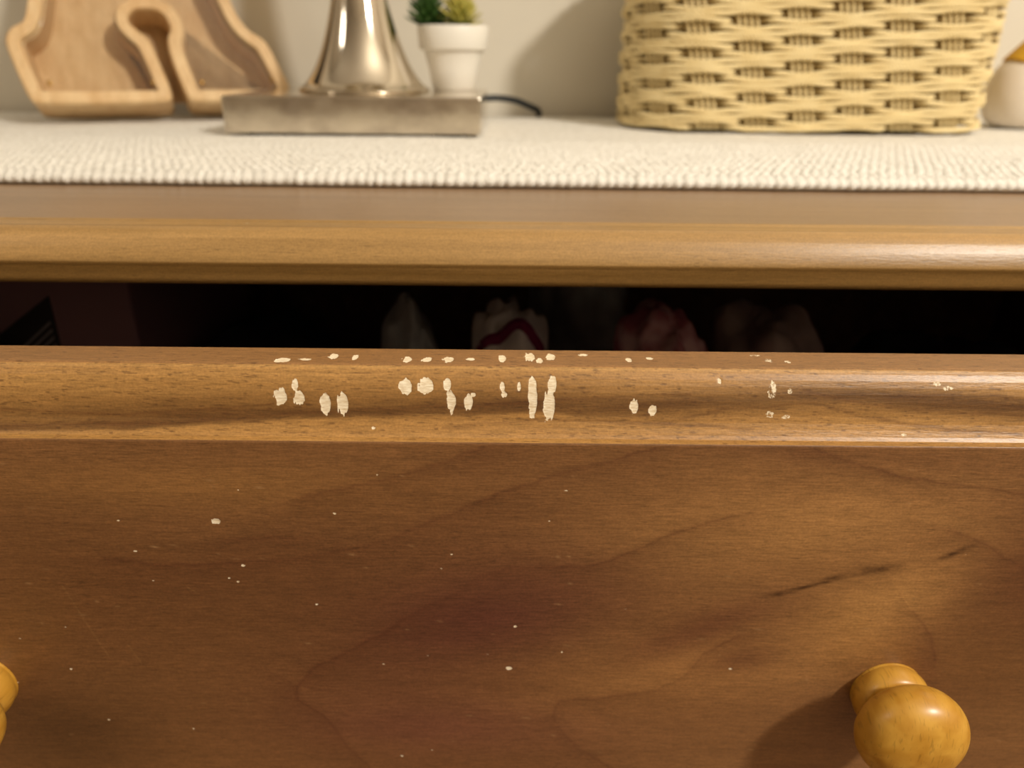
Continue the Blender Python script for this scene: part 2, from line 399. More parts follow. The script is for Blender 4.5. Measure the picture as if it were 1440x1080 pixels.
# growth-ring boundaries: a thin dark line, stain fading away beneath it
for i, ln in enumerate(LINES):
    D, sg = polydist(Xm+ (fbm(Xm*.15, Zm*.15, 40+i, 2)-.5)*1.6, Zm+(fbm(Xm*.22, Zm*.5, 60+i, 3)-.5)*1.8, ln)
    faint = (.35+.65*fbm(Xm*.05, Zm*.05, 80+i, 2))
    line = np.exp(-(D/.55)**2)*.30*faint
    below = np.where(sg < 0, np.exp(-D/9.0), np.exp(-D/1.6)*.6)*.42*faint
    fig = over(fig, (78, 42, 26), np.clip(line+below, 0, 1)[..., None]*(Zm < 754)[..., None])
    if i >= 5: continue
# long faint rings across the board
ring = np.sin((Zm*.42+Xm*.035+warp*.9)*1.0)
fig = fig*(1+.035*ring[..., None])
ring2 = fbm(Xm*.03, Zm*.8, 21, 3)[..., None]
fig = fig*(.90+.20*ring2)
fig = np.clip(fig*np.array([1.15, 1.12, 1.20]), 0, 1)
# worn smudges beside the knob
for cx, cz, wx, wz, r in [(85.9, 699.5, 4.5, .9, .2), (93.4, 702, 3.5, .6, .3), (102.2, 706.3, 4.0, .8, .3), (116, 709.6, 8, 2.0, .12), (97, 703.5, 12, .5, .28), (138, 716, 6, 1, .5)]:
    fig = over(fig, (70, 42, 20), np.clip(gauss(cx, cz, wx, wz, r)*.75*(.4+1.2*fbm(Xm*.5, Zm*1.2, 33, 3)[..., None]), 0, 1))
# the moulding: amber sapwood with darker sweeps
mm = (Zm > 753.4)[..., None]
u = Sm
nm = fbm(Xm*.01+8, u*.16, 51, 4)[..., None]
mou = lin(160, 114, 58)*(1-nm)+lin(198, 150, 86)*nm
sb = np.interp(Xm, [-200, -150, -115, -80, -50, -20, 10, 40], [33.5, 33.0, 32.2, 30.2, 28.6, 27.4, 26.6, 27.5])+(fbm(Xm*.08, u*.1, 57, 2)-.5)*1.6
k1 = 1/(1+np.exp((u-sb)/.28))*np.exp(-np.clip(sb-u, 0, 99)**2/(7.0+2*fbm(Xm*.02, u*0, 58, 2))**2)*np.clip((45-Xm)/25, .0, 1)
k1 += np.exp(-(((u-25+4*np.cos((Xm-95)/42))/4.0)**2))*np.clip((Xm-20)/25, 0, 1)
k1 = np.clip(k1*(.55+.7*fbm(Xm*.03, u*.3, 61, 3)), 0, 1)[..., None]
mou = mou*(1-.85*k1)+lin(90, 56, 26)*.85*k1
for i, ln in enumerate([[(-150, 31.5), (-100, 30.6), (-60, 27), (-30, 25.4), (0, 23.5), (30, 21.5), (52, 20.5)], [(-150, 27), (-110, 28), (-70, 24.5)], [(44, 30), (62, 25), (88, 22.5), (104, 27), (128, 30.5), (150, 31.5)], [(85, 19), (100, 22), (120, 25), (150, 25.5)], [(-20, 31), (10, 28.5), (40, 29), (70, 31)], [(110, 21), (135, 20), (155, 22)]]):
    D, sg = polydist(Xm, u+(fbm(Xm*.12, u*.5, 90+i, 3)-.5)*1.6, ln)
    mou = over(mou, (96, 56, 26), (np.exp(-(D/.5)**2)*.5*(.3+fbm(Xm*.06, u*.2, 95+i, 2)))[..., None])
lipm = (u < 12.6)[..., None]
mou = np.where(lipm, lin(156, 112, 66)*(.86+.28*fbm(Xm*.02, u*1.2, 71, 3)[..., None]), mou)
arris = np.exp(-((u-13.2)/.35)**2)[..., None]
mou = over(mou, (206, 160, 96), arris*.6*(.3+fbm(Xm*.1, u*.0, 77, 3)[..., None]))
fig = np.where(mm, mou, fig)
# little open dashes in the grain of the moulding
dash = np.clip((fbm(Xm*.45, u*2.6, 45, 2)-.70)*9, 0, 1)[..., None]
fig = over(fig, (84, 50, 24), dash*.55*mm)
chip = np.zeros(Xm.shape)
for i, (cx, cs, w, h) in enumerate(CHIPS): blob(chip, Xm, Sm, cx, cs, w, h, i+1)
chip = np.where(Xm > 70, np.minimum(chip, .50), chip)
for i, (cx, cz, c) in enumerate(SPECKS):
    w = c*(.105 if c > 8 else .080)
    blob(chip, Xm, 1000*(.753-Zg)+dcum[-1]*1000, cx, 753-cz+dcum[-1]*1000, w*1.15, w*.75, i+50, .45)
rs = np.random.RandomState(3)
for _ in range(70):              # tiny rubbed flecks
    cx, cz = rs.uniform(-180, 180), rs.uniform(625, 750); wx, wz = rs.uniform(.4, 1.4), rs.uniform(.15, .35)
    m = (abs(Xm-cx) < 5) & (abs(Zm-cz) < 2)
    kf = np.exp(-(((Xm[m]-cx)/wx)**2+((Zm[m]-cz+.1*(Xm[m]-cx))/wz)**2))[:, None]*rs.uniform(.2, .6)
    fig[m] = fig[m]*(1-kf)+lin(190, 150, 104)*kf
# pale light scratches
for pts in [[(-143, 700), (-138.5, 684), (-134.5, 671)], [(-127, 676), (-124, 668)], [(-103, 700), (-100.5, 698)], [(100, 687), (102, 686)], [(-91, 653), (-90.5, 649)]]:
    D, sg = polydist(Xm, Zm, pts); fig = over(fig, (158, 116, 70), (np.exp(-(D/.3)**2)*.32)[..., None])
Yg = Yg + np.where(Zm < 772.5, 1, 0)*(chip > .5)*.00012
Zg = Zg - np.where(Zm >= 772.5, 1, 0)*(chip > .5)*.00012
me = grid_mesh('drawer', np.stack([Xg, Yg, Zg], -1))
attr_color(me, 'figure_shade', np.clip(fig, 0, 1)); attr_float(me, 'chip', chip)
bmn = bmesh.new(); bmn.from_mesh(me)      # close the board: back and both ends
bmn.free()
me.materials.append(M_front)
drawer = P(obj('drawer', me)); tag(drawer, 'pulled-open top drawer with pale chips along its moulded edge')

def board_fill(name, parent):
    bm = bmesh.new()
    pr = [(y, z) for y, z in PROF[1:]]+[(.191, ZB+.012), (.1915, ZB+.01), (.194, ZB+.004), (.1975, ZB), (.2145, ZB), (.2145, .7733)]
    ends = []
    for x in (DL, DR):
        ends.append([bm.verts.new((x, y, z)) for y, z in pr])
    bm.faces.new(ends[0]); bm.faces.new(ends[1][::-1])
    n = len(pr); bm.faces.new((ends[0][n-2], ends[0][n-1], ends[1][n-1], ends[1][n-2]))
    return obj(name, bm, M_pine, parent)
board_fill('board_back', drawer)

def knob_mesh():
    pr = [(0, -.0005), (.0108, -.0005), (.0118, .0008), (.0124, .0030), (.0123, .0052), (.0114, .0075), (.0100, .0086), (.0097, .0092), (.0110, .0098), (.0140, .0112), (.0161, .0134), (.0171, .0162), (.0173, .0182), (.0169, .0206), (.0155, .0232), (.0130, .0254), (.0095, .0270), (.0050, .0279), (0, .0282)]
    pr = [tuple(p) for p in spline(pr, 4)]
    pr = [(max(0, r), z) for r, z in pr]; pr[0] = (0, pr[0][1]); pr[-1] = (0, pr[-1][1])
    bm = lathe(pr, 64)
    bmesh.ops.rotate(bm, verts=bm.verts, cent=(0, 0, 0), matrix=Matrix.Rotation(math.pi/2, 3, 'X'))   # +z -> -y
    return bm
KZ = .6593
k0 = obj('knob', knob_mesh(), M_knob, drawer, smooth=True); k0.location = (.1285, .1908, KZ)
tag(k0, 'turned golden wooden knob at the right of the open drawer')
k1o = k0.copy(); C.objects.link(k1o); k1o.location = (-.1800, .1908, KZ); k1o.rotation_euler = (0, 1.1, 0); tag(k1o, 'turned golden wooden knob cut by the left edge of the photo')

# drawer box
BZ0, BZ1 = .600, .758
boxo('side_panel', (DL+.012, DL+.024, .2150, .640, BZ0, BZ1), M_inner, drawer, .001)
boxo('side_panel', (DR-.024, DR-.012, .2150, .640, BZ0, BZ1), M_inner, drawer, .001)
boxo('back_panel', (DL+.0245, DR-.0245, .628, .640, BZ0, BZ1-.01), M_inner, drawer, .001)
boxo('bottom_panel', (DL+.0245, DR-.0245, .2150, .6275, BZ0+.004, BZ0+.010), M_inner, drawer)
boxo('divider', (-.2790, -.2710, .2160, .6270, BZ0+.0105, BZ1-.012), M_inner, drawer, .001)

# --- the top board
TPROF = [(.7030, .800), (.2760, .800), (.2752, .8000), (.2744, .7997), (.2700, .7996), (.2685, .7994), (.2678, .7995), (.2665, .7993), (.2645, .7985), (.2622, .7967), (.2602, .7940), (.2588, .7912), (.2580, .7888), (.2580, .7882), (.2586, .7873), (.2597, .7845), (.2605, .7820), (.2611, .7799), (.2630, .7793), (.7030, .7793), (.7030, .800)]
tp = np.array(TPROF); td = np.r_[0, np.cumsum(np.hypot(*np.diff(tp, axis=0).T))]
tss = np.unique(np.r_[np.linspace(0, td[1]-.06, 30), np.linspace(td[1]-.06, td[-2], 150), td])
ty = np.interp(tss, td, tp[:, 0]); tz = np.interp(tss, td, tp[:, 1])
TX0, TX1 = -.560, .515
tc = seg_samples([(TX0, -.26, .005), (-.26, .26, .001), (.26, TX1, .005)])
X2 = np.broadcast_to(tc[None, :], (len(tss), len(tc))).copy(); Y2 = np.broadcast_to(ty[:, None], X2.shape); Z2 = np.broadcast_to(tz[:, None], X2.shape)
xm2 = X2*1000; s2 = (np.broadcast_to(tss[:, None], X2.shape)-td[1])*1000    # mm past the front groove
n2 = fbm(xm2*.006, s2*.35+5, 13, 4)[..., None]; n3 = fbm(xm2*.012, s2*1.4, 14, 3)[..., None]
f2 = lin(152, 116, 64)*(1-n2)+lin(190, 150, 94)*n2
f2 = f2*(.84+.32*n3)
flat = (s2 < -.5)[..., None]
f2 = np.where(flat, lin(150, 121, 92)*(.85+.3*n3), f2)  # flat top greyed: wall glare put into its colour
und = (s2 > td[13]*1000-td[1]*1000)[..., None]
f2 = np.where(und, f2*np.array([.90, .84, .72]), f2)  # shade of the undercut face darkened into the colour
f2 = over(f2, (92, 60, 34), (np.exp(-((s2-8.6)/.5)**2)*.55)[..., None])
ch2 = np.zeros(xm2.shape)
for i, (cx, cs, w, h) in enumerate([(-132.5, 6.8, 3.4, .8), (-97, 5.0, 2.2, .7), (-120, 1.5, 1.5, .4), (55, td[17]*1000-td[1]*1000-1.0, 3.2, .8), (5, td[17]*1000-td[1]*1000-.6, 1.5, .3)]): blob(ch2, xm2, s2, cx, cs, w, h, 200+i, .6)
ch2 = ch2*.62
me = grid_mesh('top', np.stack([X2, Y2, Z2], -1)); attr_color(me, 'figure_shade', np.clip(f2, 0, 1)); attr_float(me, 'chip', ch2)
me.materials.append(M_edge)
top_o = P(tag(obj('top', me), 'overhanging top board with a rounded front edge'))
bm = bmesh.new()
bm.free()
for x in (TX0, TX1):
    bm = bmesh.new(); bm.faces.new([bm.verts.new((x, y, z)) for y, z in TPROF[:-1]])
    obj('end_grain', bm, M_pine, top_o)

# --- carcass
for x0, x1 in ((XL, XL+.020), (XR-.020, XR)):
    P(boxo('side_panel', (x0, x1, .285, .698, .06, .7781), M_pinez, None, .001))
P(boxo('back_panel', (XL+.0205, XR-.0205, .688, .697, .06, .7780), M_inner))
P(boxo('plinth', (XL, XR, .292, .697, .0, .0598), M_pine, None, .002))
for k in range(4):
    z = .583-.181*k if k < 3 else .0605
    P(boxo('rail', (XL+.0205, XR-.0205, .287, .330, z-.010 if k < 3 else z, z+.004 if k < 3 else z+.012), M_pine))
def closed_drawer(z1, z0):
    h = z1-z0; bm = bmesh.new()
    pr = [(y+.073, z-.7733+z1) for y, z in PROF[1:]]+[(.264, z0+.012), (.2645, z0+.01), (.267, z0+.004), (.2705, z0), (.2865, z0), (.2865, z1)]
    A = [bm.verts.new((DL, y, z)) for y, z in pr]; B = [bm.verts.new((DR, y, z)) for y, z in pr]
    n = len(pr)
    for i in range(n): bm.faces.new((A[i], A[(i+1) % n], B[(i+1) % n], B[i]))
    bm.faces.new(A[::-1]); bm.faces.new(B)
    return obj('drawer', bm, M_pine)
for k in range(3):
    z1 = .583-.181*k+.002-.002; z0 = z1-.1765
    d = P(closed_drawer(z1, z0))
    for x in (.1285, -.1800):
        kk = k0.copy(); C.objects.link(kk); kk.parent = d; kk.location = (x, .2638, (z0+z1)/2-.02)
        if 'label' in kk: del kk['label']

# ------------------------------------------------------------------ white woven runner on the top
def make_runner():
    xs = seg_samples([(-.50, -.38, .002), (-.38, .40, .001), (.40, .478, .002)])
    yf, yb = .3495, .7020
    # rows: hem from underside up around the front edge, then back
    hem = [(0.0022, .8004), (.0004, .8008), (-.0008, .8020), (-.0010, .8032), (-.0003, .8044), (.0012, .8052)]
    yy = seg_samples([(.0022, .150, .001), (.150, yb-yf-.001, .004)])
    Yb = np.r_[[a for a, b in hem], yy, [yb-yf, yb-yf]]; Zb = np.r_[[b for a, b in hem], np.full(len(yy), .8056), [.8040, .8004]]
    X, Y = np.meshgrid(xs, Yb); Zt = np.broadcast_to(Zb[:, None], X.shape).copy()
    X = X.copy(); Y = Y.copy()
    px_, py__ = .0046, .0050
    edge = (fbm(X*30, X*0, 3, 3)-.5)*.0022
    row = np.floor(Y/py__+.25)
    cx = X/px_+(row % 2)*.5+(vnoise(row*3.1, X*40, 4)-.5)*.5
    col = np.floor(cx); fx = cx-col-.5; fy = (Y/py__+.25)-row-.5
    jit = vnoise(col*1.37+.5, row*2.11+.5, 8)
    r2 = (fx*2.05)**2+(fy*2.0)**2
    nub = np.sqrt(np.clip(1-r2*.92, 0, 1))*(.65+.5*jit)
    near = np.clip(1.15-Y/.22, .35, 1)
    front = (np.arange(len(Yb)) < len(hem))[:, None]
    topm = (~front) & (Y < yb-yf-.002)
    Zt += np.where(topm, nub*.0023*near-.0005, 0)
    # wavy thickness and soft folds
    Zt += np.where(topm, (fbm(X*14, Y*22, 6, 3)-.5)*.0018, 0)
    hemn = np.sqrt(np.clip(1-(fx*2.05)**2*.95, 0, 1))*(.6+.55*jit)
    Y = np.where(front, Y-hemn*.0020+.0010, Y)
    Y = Y+yf+edge*np.clip(1-Y/.03, 0, 1)
    Zt = np.maximum(Zt, .8004)
    me = grid_mesh('table_runner', np.stack([X, Y, Zt], -1)); me.materials.append(M_matw)
    o = obj('table_runner', me)
    b = boxo('backing', (-.499, .477, yf+.003, yb-.001, .8003, .8040), M_matw, o)
    return o
tag(make_runner(), 'white nubby cotton runner lying along the chest top', 'runner')
MZ = .8066

# ------------------------------------------------------------------ wooden letter box leaning on the wall
def make_letter():
    yaw, lean, T = math.radians(23), math.radians(19), .042
    O = Vector((-.372, .605, MZ))
    U = Vector((math.cos(yaw), math.sin(yaw), 0)); nh = Vector((math.sin(yaw), -math.cos(yaw), 0)); z = Vector((0, 0, 1))
    N = math.cos(lean)*nh+math.sin(lean)*z; V = math.cos(lean)*z-math.sin(lean)*nh
    out_ = [(12, 2), (7, 8), (-1, 44), (1, 52), (6, 57), (13, 60), (16, 68), (27, 110), (42, 160), (54, 196), (60, 204), (108, 204), (114, 196), (136, 140), (153, 90), (159, 68), (166, 57), (177, 50), (181, 42), (194, 8), (189, 2), (117, 2), (113, 8), (106, 38), (106, 50), (110, 57), (107, 67), (101, 71), (88, 71), (82, 66), (81, 61), (86, 56), (92, 50), (95, 44), (104, 9), (100, 2)]
    out_ = [(a, b-2) for a, b in out_]
    P2 = np.array(out_, float)/1000
    for _ in range(2):            # round the corners
        nx = np.roll(P2, -1, 0); P2 = np.stack([P2*.8+nx*.2, P2*.2+nx*.8], 1).reshape(-1, 2)
    def off(P2, d):
        e1 = P2-np.roll(P2, 1, 0); e2 = np.roll(P2, -1, 0)-P2
        def nrm(e): e = e/(np.linalg.norm(e, axis=1)[:, None]+1e-12); return np.stack([-e[:, 1], e[:, 0]], 1)
        n = nrm(e1)+nrm(e2); n /= np.linalg.norm(n, axis=1)[:, None]
        return P2+n*d
    area = .5*np.sum(P2[:, 0]*np.roll(P2[:, 1], -1)-np.roll(P2[:, 0], -1)*P2[:, 1])
    sgn = 1 if area > 0 else -1
    W = lambda p, d: (O+U*p[0]+V*p[1]+N*d)
    def smooth_off(d):
        Q = off(P2, sgn*d)
        for _ in range(3): Q = (np.roll(Q, 1, 0)+2*Q+np.roll(Q, -1, 0))/4
        return Q
    Pi = smooth_off(.0085); Pe = smooth_off(.0012)
    bm = bmesh.new()
    def ring(Q, d): return [bm.verts.new(W(q, d)) for q in Q]
    def bridge(a, b):
        n = len(a)
        for i in range(n): bm.faces.new((a[i], a[(i+1) % n], b[(i+1) % n], b[i]))
    rb0 = ring(Pe, 0); rb = ring(P2, .0012); rf = ring(P2, T-.0016); rfe = ring(Pe, T)
    ri = ring(Pi, T); ri2 = ring(smooth_off(.0092), T-.001); rl = ring(smooth_off(.0092), T-.006); rl2 = ring(smooth_off(.0108), T-.006); rd = ring(smooth_off(.0108), .008)
    for a, b in ((rb0, rb), (rb, rf), (rf, rfe), (rfe, ri), (ri, ri2), (ri2, rl), (rl, rl2), (rl2, rd)): bridge(a, b)
    bm.faces.new(rb0[::-1]); bm.faces.new(rd)
    root = empty('letter_box', O, 'hollow pale wooden letter box with clear window, leaning on wall at left', 'letter ornament')
    b = obj('letter_body', bm, M_letter, root); b.matrix_parent_inverse = Matrix.Translation(-O)
    bm = bmesh.new(); Q = smooth_off(.0097)
    a = [bm.verts.new(W(q, T-.0058)) for q in Q]; c = [bm.verts.new(W(q, T-.0036)) for q in Q]
    bridge(a, c); bm.faces.new(a[::-1]); bm.faces.new(c)
    w = obj('window', bm, M_acr, root); w.matrix_parent_inverse = Matrix.Translation(-O); tag(w, 'clear acrylic window')
    for u_, v_ in ((.022, .016), (.091, .016), (.126, .016), (.179, .018)):
        s = obj('screw', lathe([(0, 0), (.0019, 0), (.0019, .0008), (.0012, .0014), (0, .0014)], 16), M_screw, root, True)
        s.matrix_parent_inverse = Matrix.Translation(-O)
        s.matrix_basis = Matrix.Translation(W((u_, v_), T-.0036)) @ N.to_track_quat('Z', 'Y').to_matrix().to_4x4()
make_letter()

# ------------------------------------------------------------------ nickel lamp on a square plinth
def make_lamp():
    root = empty('table_lamp', (-.106, .598, MZ), 'polished metal table lamp flaring onto a thick square metal base', 'lamp')
    bm = bmesh.new(); box(bm, -.084, .084, -.084, .043, .0012, .0240, .0010, 2)
    obj('base', bm, M_base, root)
    for sx in (-1, 1):
        for sy in (-1, 1):
            f = obj('foot_pad', lathe([(0, -.0012), (.012, -.0012), (.012, .0014), (0, .0014)], 20), M_felt, root); f.location = (sx*.062, -.020+sy*.048, 0)
    pr = [(0, .0241), (.0472, .0241), (.0476, .0252), (.0470, .0262), (.0420, .0300), (.0350, .0400), (.0290, .0530), (.0240, .0680), (.0200, .0840), (.0168, .1020), (.0142, .1240), (.0120, .1500), (.0102, .1850), (.0095, .2300), (.0100, .2700), (.0140, .2760), (.0140, .2800), (.0070, .2840), (0, .2840)]
    pr = [pr[0]]+[tuple(p) for p in spline(pr[1:-1], 6)]+[pr[-1]]
    st = obj('stem', lathe(pr, 96), M_chrome, root, True); st.location = (-.0045, -.006, 0)
    obj('socket', lathe([(0, .2842), (.016, .2842), (.017, .288), (.017, .325), (.012, .330), (0, .330)], 32), M_felt, root, True)
    obj('bulb', lathe([(0, .3305), (.012, .3305), (.013, .345), (.026, .372), (.030, .390), (.026, .408), (.012, .419), (0, .421)], 32), M_pot, root, True)
    sh = obj('lamp_shade', lathe([(.098, .300), (.100, .300), (.075, .480), (.073, .480), (.098, .300)], 64), M_shade, root, True)
    bm = bmesh.new()
    for a in range(3):
        c, s = math.cos(a*2.094), math.sin(a*2.094)
        pts = [(.0165*c, .0165*s, .328), (.04*c, .04*s, .335), (.0945*c, .0945*s, .330)]
        v, f = tube_arrays(spline(pts, 5), .0012, 6)
        vs = [bm.verts.new(tuple(p)) for p in v]
        for q in f: bm.faces.new([vs[i] for i in q])
    obj('shade_frame', bm, M_chrome, root)
    pts = [(.0600, .0522, .0130), (.074, .056, .0150), (.090, .062, .0165), (.106, .074, .0140), (.117, .086, .0095), (.124, .096, .0062), (.1270, .1035, .0040), (.128, .1075, -.004), (.128, .1080, -.030), (.130, .1078, -.200), (.130, .1078, -.700)]
    me = mesh_from('power_cord', [tube_arrays(spline(pts, 6), .0027, 10)])
    for o in root.children:
        if o.name.split('.')[0] in ('socket', 'bulb', 'lamp_shade', 'shade_frame'): o.location = (-.0045, -.006, 0)
    c = obj('power_cord', me, M_cordblk, root, True); tag(c, 'black power cord')
make_lamp()

# ------------------------------------------------------------------ little white pot with two artificial succulents, on the lamp base
def leaf_mesh(L, w, th):
    bm = bmesh.new(); rings = []
    for t_, ww in ((0, .45), (.25, .85), (.55, 1), (.8, .7), (1, .06)):
        x = L*t_; up = .22*L*t_*t_
        rings.append([bm.verts.new((x, math.cos(a)*w*ww, up+math.sin(a)*th*ww)) for a in np.linspace(0, 2*math.pi, 6, endpoint=False)])
    for a, b in zip(rings, rings[1:]):
        for i in range(6): bm.faces.new((a[i], a[(i+1) % 6], b[(i+1) % 6], b[i]))
    bm.faces.new(rings[0][::-1]); bm.faces.new(rings[-1])
    me = bpy.data.meshes.new('leaf'); bmesh.ops.recalc_face_normals(bm, faces=bm.faces); bm.to_mesh(me); bm.free()
    me.polygons.foreach_set('use_smooth', [True]*len(me.polygons)); return me
def make_pot():
    z0 = MZ+.02405
    root = empty('potted_succulents', (-.0470, .6230, z0), 'small white pot of artificial green and yellow-green succulents on the lamp base', 'plant')
    pr = [(0, 0), (.0155, 0), (.0166, .0008), (.0190, .0150), (.0226, .0276), (.0228, .0280), (.0256, .0284), (.0260, .0290), (.0270, .0440), (.0266, .0450), (.0250, .0450), (.0246, .0440), (.0240, .0400), (0, .0400)]
    obj('pot', lathe(pr, 56), M_pot, root, True)
    obj('moss', lathe([(0, .0402), (.0238, .0402), (.0236, .0425), (.015, .0455), (0, .0465)], 32), M_soil, root, True)
    rnd = random.Random(4)
    for (cx, cy, m, n, L, h, nm) in ((-.0185, -.003, M_green, 90, .0205, .034, 'dark_rosette'), (.0060, -.006, M_lime, 70, .0205, .032, 'pale_rosette')):
        me = leaf_mesh(L, .0023, .0013); me.materials.append(m)
        stem = obj(nm, lathe([(0, .0440), (.0036, .0440), (.0030, .0440+h*.5), (0, .0440+h*.62)], 10), m, root, True); stem.location = (cx, cy, 0)
        for i in range(n):
            t_ = i/n; az = i*2.39996; el = math.radians(2+80*t_)
            o = bpy.data.objects.new('leaf', me); C.objects.link(o); o.parent = stem
            o.rotation_euler = (rnd.uniform(-.2, .2), -el, az); s = (1-.35*t_)*rnd.uniform(.85, 1.1); o.scale = (s, s, s)
            o.location = (0, 0, .0445+h*.55*t_)
make_pot()

# ------------------------------------------------------------------ woven cord basket
def make_basket():
    bx0, bx1, by0, by1, R = .082, .353, .556, .6985, .056
    cx, cy = (bx0+bx1)/2, (by0+by1)/2
    root = empty('woven_basket', (cx, cy, MZ), 'cream woven paper-cord basket standing at the right on the runner', 'basket')
    hx, hy = (bx1-bx0)/2-.006, (by1-by0)/2-.006
    R -= .006
    segs = []                      # start at the front-left corner, counter-clockwise seen from above
    Lx, Ly, La = 2*(hx-R), 2*(hy-R), math.pi/2*R
    PER = 2*(Lx+Ly)+4*La
    def base(s):
        s = s % PER
        for i, (L, kind) in enumerate(((Lx, 0), (La, 1), (Ly, 0), (La, 1), (Lx, 0), (La, 1), (Ly, 0), (La, 1))):
            if s <= L or i == 7:
                q = i//2
                corner = [(hx-R, -hy+R), (hx-R, hy-R), (-hx+R, hy-R), (-hx+R, -hy+R)]
                if kind == 0:
                    st = [(-hx+R, -hy), (hx, -hy+R), (hx-R, hy), (-hx, hy-R)][q]; d = [(1, 0), (0, 1), (-1, 0), (0, -1)][q]; nn = [(0, -1), (1, 0), (0, 1), (-1, 0)][q]
                    return st[0]+d[0]*s, st[1]+d[1]*s, nn[0], nn[1]
                c = corner[q]; a = -math.pi/2+q*math.pi/2+s/R
                return c[0]+R*math.cos(a), c[1]+R*math.sin(a), math.cos(a), math.sin(a)
            s -= L
    NS = 20; ROWS = 28; PITCH = .00405; SUB = 16; H = ROWS*PITCH+.003
    def lift(sv, z):             # the rows climb a little to the right along the front
        t_ = (sv % PER)/PER
        return (math.sin(math.pi*t_/.72)**2 if t_ < .72 else 0)*.0035*min(1, z/.03)
    def weft(row):
        """one cord of a three-over-one-under twill; it ducks behind every fourth stake"""
        z0 = .0030+row*PITCH; path = []; rad = []
        for i in range(NS*SUB):
            u_ = i/SUB; near = round(u_); d = u_-near; m_ = (near-row) % 4
            sv = (u_-.025*row)*PER/NS
            x, y, nx_, ny_ = base(sv)
            b_ = max(0, math.cos(math.pi*d))**1.5
            wide = 1/(1+math.exp((abs(d)-.36)*26))
            o = .0034; dz = 0
            if m_ == 0: o -= .0098*wide
            if m_ == 3: dz = .0015*b_
            if m_ == 1: dz = -.0015*b_
            if m_ == 2: o += .0008*b_
            dz += .0011*mnoise.noise(Vector((u_*.9, row*3.1, 0)))
            o += .0012*mnoise.noise(Vector((u_*.9, row*2.3, 3.0)))
            if row == 0: dz = max(dz, -.0005)
            path.append((x+nx_*o, y+ny_*o, z0+dz+lift(sv, z0)))
            rad.append(.00172+.00016*mnoise.noise(Vector((u_*2, row*1.7, 9))))
        me = mesh_from('weft_cord', [tube_arrays(path, rad, 8, True)]); me.materials.append(M_rope); obj('weft_cord', me, None, root, True)
    for r_ in range(ROWS): weft(r_)
    for i in range(NS):
        sp = []
        for k in (-1.5, -.5, .5, 1.5):
            path = []
            for z in np.linspace(.002, H-.002, 14):
                sv = (i-.025*(z-.0030)/PITCH)*PER/NS+k*.0042
                x, y, nx_, ny_ = base(sv); path.append((x-nx_*.0004, y-ny_*.0004, z+lift(sv, z)*.5))
            sp.append(tube_arrays(path, .0013, 6))
        me = mesh_from('stake_cord', sp); me.materials.append(M_rope); obj('stake_cord', me, None, root, True)
    # braided rim, bottom, and an added backing that blocks light behind the holes
    rim = []
    for k in range(3):
        path = []
        for i in range(NS*8):
            x, y, nx_, ny_ = base(i*PER/(NS*8)); a = i*.9+k*2.094
            path.append((x+nx_*.0035*math.cos(a), y+ny_*.0035*math.cos(a), H+.0045+.0035*math.sin(a)+lift(i*PER/(NS*8), H)))
        rim.append(tube_arrays(path, .0028, 6, True))
    me = mesh_from('rim', rim); obj('rim', me, M_rope, root, True)
    bm = bmesh.new(); n = 96; ra = []
    for off, z in ((-.0088, .0030), (-.0088, H+.004), (-.0104, H+.004), (-.0104, .0050)):
        ra.append([bm.verts.new((base(i*PER/n)[0]+base(i*PER/n)[2]*off, base(i*PER/n)[1]+base(i*PER/n)[3]*off, z)) for i in range(n)])
    for a, b in zip(ra, ra[1:]):
        for i in range(n): bm.faces.new((a[i], a[(i+1) % n], b[(i+1) % n], b[i]))
    bm.faces.new(ra[0]); bm.faces.new(ra[-1])
    obj('shade_backing', bm, M_backing, root)
    return root
make_basket()

# ------------------------------------------------------------------ white round figurine with yellow pointed hat
def make_figurine():
    root = empty('round_figurine', (.4010, .632, MZ), 'white round figurine with a yellow pointed hat, cut by right edge', 'figurine')
    pr = spline([(.001, .0), (.016, .0005), (.0235, .006), (.0275, .018), (.0270, .030), (.0225, .042), (.0150, .050), (.0070, .0535), (.0001, .054)], 5)
    pr = [(0, 0)]+[(max(.0001, p[0]), p[1]) for p in pr[:-1]]+[(0, .054)]
    obj('body', lathe([tuple(p) for p in pr], 48), M_fig, root, True)
    hp = spline([(.0232, .0), (.0236, .0014), (.0195, .0130), (.0120, .0340), (.0050, .0560), (.0008, .0680)], 5)
    hat = obj('hat', lathe([(.0200, .0006)]+[tuple(p) for p in hp]+[(0, .0682)], 40), M_yel, root, True)
    hat.rotation_euler = (0, .40, 0); hat.location = (.0035, 0, .0405); tag(hat, 'mustard yellow pointed hat')
    nose = obj('nose', lathe([tuple(p) for p in [(0, -.005), (.003, -.0042), (.005, 0), (.003, .0042), (0, .005)]], 20), M_fig, root, True)
    nose.location = (.004, -.0265, .033)
make_figurine()

